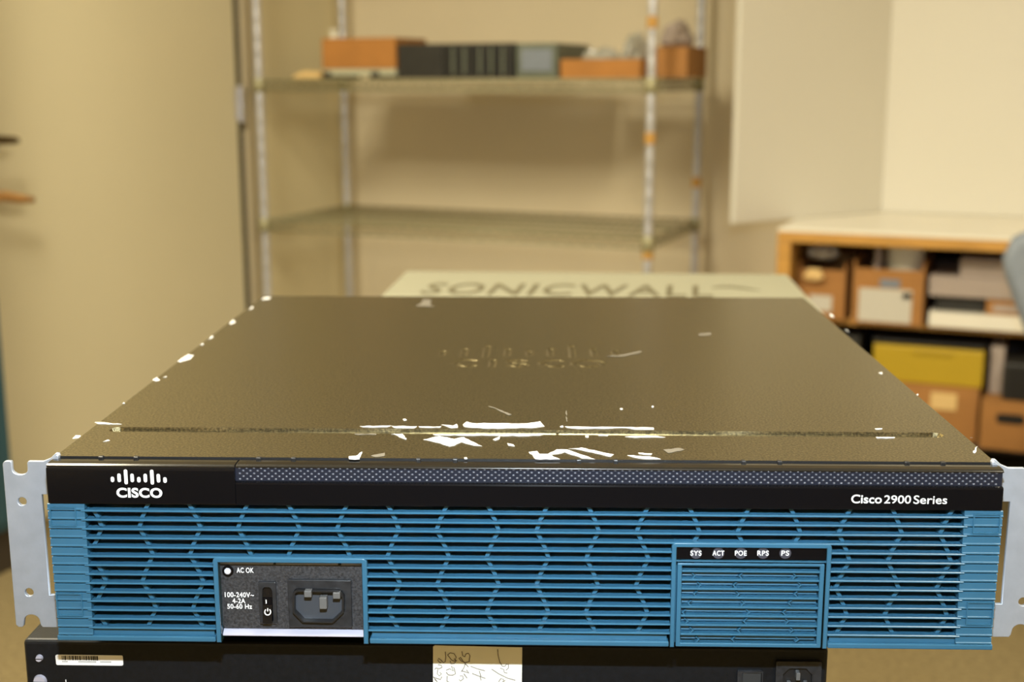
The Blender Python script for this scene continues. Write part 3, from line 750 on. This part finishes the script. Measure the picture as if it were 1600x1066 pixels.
# raised dots of the strip
mb = MB(); dp = .00333; rows = 5; zr0 = .0803
for r in range(rows):
    z = zr0 + r * .00134
    x = XM + .002 + (dp / 2 if r % 2 else 0)
    while x < XB - .002:
        R_ = .00068; k = 6; top = []
        vs = [(x + R_ * math.cos(2*math.pi*j/k), .0018, z + R_ * .8 * math.sin(2*math.pi*j/k)) for j in range(k)]
        vs += [(x + R_ * .65 * math.cos(2*math.pi*j/k), .0018 - .00042, z + R_ * .52 * math.sin(2*math.pi*j/k)) for j in range(k)]
        vs += [(x, .0018 - .00058, z)]
        fs = [(j, (j+1)%k, k+(j+1)%k, k+j) for j in range(k)] + [(k+j, k+(j+1)%k, 2*k) for j in range(k)]
        mb.add(vs, fs); x += dp
dots = mb.build('raised_dots', 'dots_glint', bz, smooth=True); dots['kind'] = 'stuff'
# seam tabs along the lid front
for px in (152, 207, 400, 455, 652, 710, 905, 963, 1165, 1222, 1423, 1480):
    x, y = T(px, 719 + (px - 152) * .0075, HZ)
    MB().box(x - .0011, x + .0011, .0100, .0125, HZ - .001, HZ + .0003).build('seam_tab', 'black_plastic', bz, .0003)
# emblem bars and lettering
def barpx(cx, top, bot, w, Y=-.00012):
    (x, z1), (_, z0) = F(cx, top, Y), F(cx, bot, Y); w = w / 3.39 / 1000
    plate('emblem_bar', [rrect(x - w / 2, x + w / 2, z0, z1, w * .48)], .0001, 'white_print', bz, off=Y)
for u, a, b in ((290,288,382),(408,232,382),(524,158,424),(641,234,384),(762,293,387),(876,237,386),(992,163,428),(1110,239,391),(1229,298,396)):
    barpx(150 + u / 11.43, 720 + a / 11.43, 720 + b / 11.43, 5.4)
text_px('CISCO', 181.5, 762.3, 254.0, 778.3, -.00012, 'white_print', bz, bold=.034, spacing=1.04)
text_px('Cisco', 1330.5, 773, 1377.5, 787, -.00012, 'white_print', bz, bold=.014)
text_px('2900', 1382, 774.2, 1423, 787.2, -.00012, 'white_print', bz, bold=.006)
text_px('Series', 1428, 774.4, 1479.5, 788, -.00012, 'white_print', bz, bold=.006)

# ---- blue faceplate with louvres
fp = empty('faceplate'); fp.parent = ro
PITCH = .004475; ZS = [.06474 - PITCH * k for k in range(14)]
FX = .2208; CX = .2046
PS = (-.1440, -.0717, .0414); LD = (.0700, .1434, .0511)
# backing sheet behind the louvres and cross frame
def backing(x0, x1, z0, z1): MB().box(x0, x1, .0112, .0128, z0, z1).build('inner_sheet', 'slot_dark', fp)
backing(-CX, PS[0], .003, zb0); backing(PS[0], PS[1], PS[2], zb0); backing(PS[1], LD[0], .003, zb0); backing(LD[0], LD[1], LD[2], zb0); backing(LD[1], CX, .003, zb0)
# bottom rails
RZ_ = .0021
for a, b in ((-FX + .0005, PS[0] - .0004), (PS[1] + .0004, LD[0] - .0003), (LD[1] + .0003, FX - .0005)):
    MB().box(a, b, 0, .012, .0, RZ_ + .0006).build('bottom_rail', 'blue_plastic', fp, .0006)
    MB().box(a + .001, b - .001, .0022, .010, RZ_, ZS[-1] - .0006).build('bottom_trough', 'blue_plastic', fp)
# end columns: one ribbed panel per louvre pitch
cm = {}
for s in (-1, 1):
    a, b = sorted((s * (FX - .0008), s * CX))
    MB().box(a, b, .0014, .013, .001, zb0 - .0002).build('end_column', 'blue_plastic', fp, .0006)
    for k in range(15):
        zt = ZS[0] + .0006 + .0029 if k == 0 else ZS[k - 1] - .0002
        zb_ = (ZS[k] - .0000) if k < 14 else .0026
        a2, b2 = sorted((s * (FX - .0003 - .00006 * k), s * (CX - .0016)))
        MB().prism_x([(.0002, zb_ + .0003), (.013, zb_ + .0003), (.013, zt - .0002), (.0011, zt - .0002), (.0007, zt - .0004), (.0006, zb_ + .0012), (.0002, zb_ + .0009)], a2, b2).build('column_panel', 'blue_plastic', fp, .0002)
    # recessed clip outlines
    for z0, z1 in ((.0572, .0668), (.0125, .0238)):
        x0, x1 = sorted((s * (FX - .0015), s * (CX + .0024)))
        plate('clip_outline', [rrect(x0, x1, z0, z1, .0003), rrect(x0 + .0005, x1 - .0005, z0 + .0005, z1 - .0005, .0002)], .0006, 'blue_plastic', fp, off=-.0001)
# louvre slats
def slat_prof(z): return [(0, z - .0002), (.0006, z - .0005), (.0092, z - .0004), (.0096, z + .0001), (.0092, z + .0004), (.0010, z + .0001), (.0007, z + .0005), (.0004, z + .0005), (0, z + .0002)]
segs = []
for z in ZS:
    cuts = [(-CX, CX)]
    def cut(cs, lo, hi):
        out = []
        for a, b in cs:
            if hi <= a or lo >= b: out.append((a, b)); continue
            if lo > a: out.append((a, lo))
            if hi < b: out.append((hi, b))
        return out
    if z < PS[2]: cuts = cut(cuts, PS[0], PS[1])
    if z < LD[2]: cuts = cut(cuts, LD[0], LD[1])
    for a, b in cuts:
        MB().prism_x(slat_prof(z), a, b).build('slat', 'blue_plastic', fp)
# zigzag ribs between the slats
def tri(t):                                   # period 6 rows, +-3.0 mm
    u = ((t - 3.35) % 6) / 6
    return (-.0031 + .0124 * u) if u < .5 else (.0093 - .0124 * u)
rib_cache = {}
def rib_mesh(key, top, bot, h):
    if key in rib_cache: return rib_cache[key]
    w = .00100; mb = MB(); y0, y1 = .0030, .0085
    vs = []
    for y, sh_ in ((y0, 0), (y1, 0)):
        for z, xo in ((-h / 2, bot), (h / 2, top)):
            vs += [(xo - w, y, z), (xo + w, y, z)]
    mb.add(vs, [(0,1,3,2), (5,4,6,7), (1,5,7,3), (4,0,2,6), (2,3,7,6), (4,5,1,0)])
    me = mb.mesh('rib'); me.materials.append(MATS['blue_plastic']); rib_cache[key] = me; return me
HP = PITCH - .0010
for r in range(1, 16):
    zc = ZS[0] + PITCH / 2 - (r - 1) * PITCH
    ztop = min(zc + HP / 2, zb0)
    for fam in (0, 1):
        for k in range(-6, 7):
            sg = 1 if fam == 0 else -1
            xc = (-.0363 if fam == 0 else -.01305) + k * .0465 + sg * tri(r)
            if abs(xc) > CX - .004: continue
            if zc < PS[2] + .001 and PS[0] - .003 < xc < PS[1] + .003: continue
            if zc < LD[2] + .001 and LD[0] - .003 < xc < LD[1] + .003: continue
            tp, bt = sg * (tri(r - .5) - tri(r)), sg * (tri(r + .5) - tri(r))
            me = rib_mesh((r % 6, fam), tp, bt, HP)
            o = bpy.data.objects.new('rib', me); COL.objects.link(o); o.parent = fp; o.location = (xc, 0, zc - .0001)

# frame around the power supply
def frame(name, x0, x1, z1, zin, parent, wx=.0024, wt=.0024, rad=.002):
    out = [(x0, 0.0), (x0 + wx, 0.0), (x0 + wx, z1 - wt)] + [(x1 - wx, z1 - wt), (x1 - wx, 0.0), (x1, 0.0)]
    tr_ = [(x1 - rad + rad * math.cos(math.radians(a)), z1 - rad + rad * math.sin(math.radians(a))) for a in range(0, 91, 15)]
    tl = [(x0 + rad + rad * math.cos(math.radians(a)), z1 - rad + rad * math.sin(math.radians(a))) for a in range(90, 181, 15)]
    return plate(name, [out + tr_ + tl], .0125, 'blue_plastic', parent, bevel=.0004, off=-.0003)
frame('power_frame', PS[0], PS[1], PS[2] + .0012, 0, fp)
frame('status_frame', LD[0], LD[1], LD[2] + .0006, 0, fp, wx=.0022, wt=.0022)

# ---- power supply
ps = empty('power_supply'); ps.parent = ro
PY = .0042
x0, z1 = F(345, 880, PY); x1, z0 = F(567, 984, PY)
x0 -= .0006; x1 += .0006
plate('face_panel', [rrect(x0, x1, z0, z1, .0014)], .004, 'psu_black', ps, bevel=.0003, off=PY)
MB().box(x0 - .001, x1 + .001, PY + .001, .03, z0 - .0030, z1 + .0006).build('housing', 'socket_black', ps)
MB().prism_x([(PY - .0020, z0 - .0030), (PY + .004, z0 - .0030), (PY + .004, z0 - .0004), (PY + .0006, z0 - .0004), (PY - .0019, z0 - .0022)], PS[0] + .0025, PS[1] - .0025).build('bottom_strip', 'bright_metal', ps, .0002)
xs3 = [x0, F(427, 880, PY)[0], F(431, 880, PY)[0], F(528, 880, PY)[0], F(533, 880, PY)[0], x1]
for a, b in ((0, 1), (2, 3), (4, 5)):
    MB().prism_x([(PY - .0004, z1 - .0004), (PY + .003, z1 - .0004), (PY + .003, z1 + .0006), (PY + .0006, z1 + .0006)], xs3[a], xs3[b]).build('top_strip', 'bright_metal', ps, .0001)
# status light
cx_, cz_ = F(356.5, 891.5, PY)
mb = MB(); mb.tube([(cx_, PY - .0009, cz_), (cx_, PY - .0001, cz_)], .0027, 24); mb.build('light_ring', 'bezel_black', ps, .0002)
mb = MB(); mb.tube([(cx_, PY - .0022, cz_), (cx_, PY - .0018, cz_), (cx_, PY - .0009, cz_)], [.0006, .0014, .0017], 20); mb.build('status_light', 'led_white', ps, smooth=True)
PT = PY - .00012
text_px('AC OK', 369.5, 887.2, 396.5, 895.5, PT, 'white_print', ps, bold=.014, spacing=1.08)
text_px('100-240V~', 351, 925.5, 397, 933.8, PT, 'white_print', ps, bold=.014, spacing=1.08)
text_px('4-2A', 363, 935.2, 383.5, 943, PT, 'white_print', ps, bold=.014, spacing=1.08)
text_px('50-60 Hz', 355, 943.8, 394, 951.8, PT, 'white_print', ps, bold=.014, spacing=1.08)
# rocker switch
x0, z1 = F(404.5, 908, PY); x1, z0 = F(434, 973, PY)
mid = rrect(x0 + .0016, x1 - .0018, z0 + .0008, z1 - .0022, (.001, .001, .0027, .0027))
plate('switch_frame', [rrect(x0, x1, z0, z1, .0004), mid], .0018, 'socket_black', ps, bevel=.0002, off=PY - .0016)
zm = (z0 + z1) / 2
MB().prism_x([(PY - .0036, z0 + .0010), (PY - .0001, z0 + .0010), (PY - .0001, z1 - .0026), (PY + .0000, z1 - .0026), (PY - .0014, zm + .003), (PY - .0016, zm - .001)], x0 + .0018, x1 - .0020).build('rocker', 'bezel_black', ps, .0004)
sxm, szm = F(417.5, 958, PY - .0036)
ring = [(sxm + .0014 * math.sin(math.radians(a)), szm + .0014 * math.cos(math.radians(a))) for a in range(35, 330, 15)]
def yslope(z): return PY - .0016 - .0020 * max(0, min(1, (zm - .001 - z) / (zm - .001 - z0 - .001))) - .0002
MB().tube([(x, yslope(z), z) for x, z in ring], .00026, 6).build('power_symbol', 'white_print', ps)
MB().tube([(sxm, yslope(szm + .0003), szm + .0003), (sxm, yslope(szm + .0017), szm + .0017)], .00026, 6).build('power_symbol', 'white_print', ps)
a, b = F(416, 940, PY - .0018)
MB().tube([(a, PY - .0021, b - .0009), (a, PY - .0021, b + .0009)], .00026, 6).build('power_symbol', 'white_print', ps)
# inlet socket
def C6(u, v): return F(330 + u / 6.4, 860 + v / 6.4, PY - .001)
ox0, oz1 = C6(765, 290); ox1, oz0 = C6(1412, 768)
hl = [C6(*p) for p in ((828, 600), (925, 700), (1225, 706), (1335, 600), (1335, 440), (1310, 400), (1275, 388), (870, 378), (840, 390), (826, 420))]
plate('inlet_flange', [rrect(ox0, ox1, oz0, oz1, .0006), hl], .0020, 'socket_black', ps, bevel=.0003, off=PY - .0019)
# the cavity is drawn as a shallow well in front of the housing
hx0 = min(p[0] for p in hl); hx1 = max(p[0] for p in hl); hz0 = min(p[1] for p in hl); hz1 = max(p[1] for p in hl)
plate('inlet_collar', [hl, [((x - (hx0 + hx1) / 2) * .93 + (hx0 + hx1) / 2, (z - (hz0 + hz1) / 2) * .92 + (hz0 + hz1) / 2) for x, z in hl]], .0042, 'black_plastic', ps, off=PY - .0042 + .0002)
MB().box(hx0, hx1, PY - .0003, PY - .0001, hz0, hz1).build('inlet_floor', 'socket_floor', ps)
for u, v in ((968, 435), (1120, 500), (1255, 450)):
    cx_, cz_ = F(330 + u / 6.4, 860 + v / 6.4, PY - .004)
    MB().box(cx_ - .0017, cx_ + .0017, PY - .0050, PY - .0003, cz_ - .0015 - (.0026 if u == 1120 else 0), cz_ + .0016).build('inlet_pin', 'pin_metal', ps, .0003)

# ---- status panel
st = empty('status_panel'); st.parent = ro
SYY = .0012
x0, z1 = F(1056, 853, SYY); x1, z0 = F(1293.5, 876, SYY)
plate('light_strip', [rrect(x0, x1, z0, z1, .0004)], .003, 'bezel_black', st, bevel=.0002, off=SYY)
for s, c, wd in (('SYS', 1087.5, 17), ('ACT', 1122.5, 18), ('POE', 1157.5, 18), ('RPS', 1192.3, 17.5), ('PS', 1227, 12)):
    cx_, cz_ = F(c, 864.6, SYY)
    MB().tube([(cx_, SYY - .00015, cz_), (cx_, SYY, cz_)], .0027, 24).build('indicator_disc', 'disc_grey', st)
    text_px(s, c - wd / 2, 860.6, c + wd / 2, 868.6, SYY - .0003, 'white_print', st, bold=.014, spacing=1.12)
dx0, dx1 = LD[0] + .0028, LD[1] - .0028
dz1 = F(1170, 881.5, 0)[1]
MB().box(LD[0] + .002, LD[1] - .002, .0046, .012, .0004, z0 + .001).build('panel_back', 'blue_plastic', st)
plate('door_rim', [rrect(dx0, dx1, .0002, dz1, .0005), rrect(dx0 + .0021, dx1 - .0021, .0020, dz1 - .0012, .0003)], .003, 'blue_plastic', st, bevel=.0003, off=.0001)
MB().box(LD[0] + .002, LD[1] - .002, .0, .004, dz1 + .0008, z0 - .0004).build('cross_bar', 'blue_plastic', st, .0003)
rowz = [F(1170, 840 + v / 5.922, 0)[1] for v in (320, 401, 484, 565, 653, 735, 820, 905)]
for z in rowz:
    MB().box(dx0 + .0021, dx1 - .0021, .0001, .0050, z - .00045, z + .00045).build('ridge', 'blue_plastic', st, .0002)
zz = [dz1 - .0012] + rowz + [.0020]
for k in range(1, 9):
    za, zb_ = zz[k] - .0006, zz[k + 1] + .0006
    if za - zb_ < .001: continue
    pr = [(.0034, zb_), (.0050, zb_), (.0050, za), (.0044, za), (.0032, za - (za - zb_) * .3), (.0026, za - (za - zb_) * .75)]
    MB().prism_x(pr[::-1], dx0 + .0026, dx1 - .0026).build('louvre_bulge', 'blue_plastic', st)
vrow = (355, 440, 523, 607, 692, 775, 858, 943)
chx = ((258, 695, 1190), (310, 640, 1238), (275, 665, 1205), (222, 712, 1150), (168, 760, 1098), (190, 735, 1122), (240, 680, 1165), (293, 625, 1215))
chs = ((1, -1, 1), (1, -1, 1), (-1, 1, -1), (-1, 1, -1), (-1, 1, -1), (1, -1, 1), (1, -1, 1), (1, -1, 1))
for v, xs_, ss in zip(vrow, chx, chs):
    for u, s in zip(xs_, ss):
        cx_, cz_ = F(1040 + u / 5.922, 840 + v / 5.922, .0015)
        h = .0014; q = .0007 * s
        MB().prism_y([(cx_ - q - .0004, cz_ - h), (cx_ - q + .0004, cz_ - h), (cx_ + q + .0004, cz_), (cx_ - q + .0004, cz_ + h), (cx_ - q - .0004, cz_ + h), (cx_ + q - .0004, cz_)], .0012, .0046).build('chevron', 'blue_plastic', st)

# ---- rack ears
def ear(s):
    EY = .0138
    def g(px, py): x, z = F(px, py, EY); return (x, z)
    ztop = g(30, 721)[1]; zbot = g(60, 980.5)[1]
    X = lambda v: s * v
    xo0 = .2457
    out = []
    def pt(x, z): out.append((s * x, z))
    r = .0018
    for a in (0, 30, 60, 90): pt(xo0 - r + r * math.cos(math.radians(a)), ztop - r + r * math.sin(math.radians(a)))
    nc, nr, nd = .2376, .0037, .0040       # open notch in the top
    pt(nc + nr + .0004, ztop); pt(nc + nr, ztop - .0006)
    for a in range(0, 181, 20): pt(nc + nr * math.cos(math.radians(a)), ztop - nd - nr * .75 * math.sin(math.radians(a)))
    pt(nc - nr, ztop - .0008); pt(nc - nr - .0006, ztop)
    pt(.2262, ztop); pt(.2225, ztop + .0016); pt(.2200, ztop + .0040); pt(.2185, ztop + .0040)
    pt(.2185, zbot)
    mc, mr = .2377, .0039
    pt(mc - mr - .0012, zbot); pt(mc - mr - .0003, zbot + .0012)
    for a in range(0, 181, 20): pt(mc - mr * math.cos(math.radians(a)), zbot + .0030 + mr * math.sin(math.radians(a)) * .9)
    pt(mc + mr + .0003, zbot + .0008); pt(mc + mr + .0010, zbot)
    pt(xo0 - .0012, zbot); pt(xo0, zbot + .0012)
    w1 = g(66, 773)[1]; w2 = g(78, 930)[1]
    win = [(s * .2280, w1), (s * .2205, w1), (s * .2205, w2), (s * .2280, w2)]
    def circ(px, py, rr):
        x, z = g(px, py); x = abs(x); return [(s * (x + rr * math.cos(2*math.pi*k/18)), z + rr * math.sin(2*math.pi*k/18)) for k in range(18)]
    o = plate('rack_ear', [out, win, circ(34.5, 784, .0021), circ(45.5, 926, .0021)], .0022, 'bracket_metal', ro, bevel=.0003, off=EY)
    a, b = sorted((s * .2192, s * .2212))
    MB().box(a, b, EY + .0023, .075, .012, .080).build('side_flange', 'bracket_metal', o, .0006)
    return o
ear(-1); ear(1)
# bent corner tabs of the ears where they meet the lid
for s in (-1, 1):
    mb = MB(); mb.prism_y([(s * .2215, HZ - .0022), (s * .2172, HZ - .0018), (s * .2168, HZ + .0008), (s * .2178, HZ + .0012), (s * .2200, HZ - .0006)], .0092, .0126)
    mb.build('corner_tab', 'bracket_metal', ro, .0003)
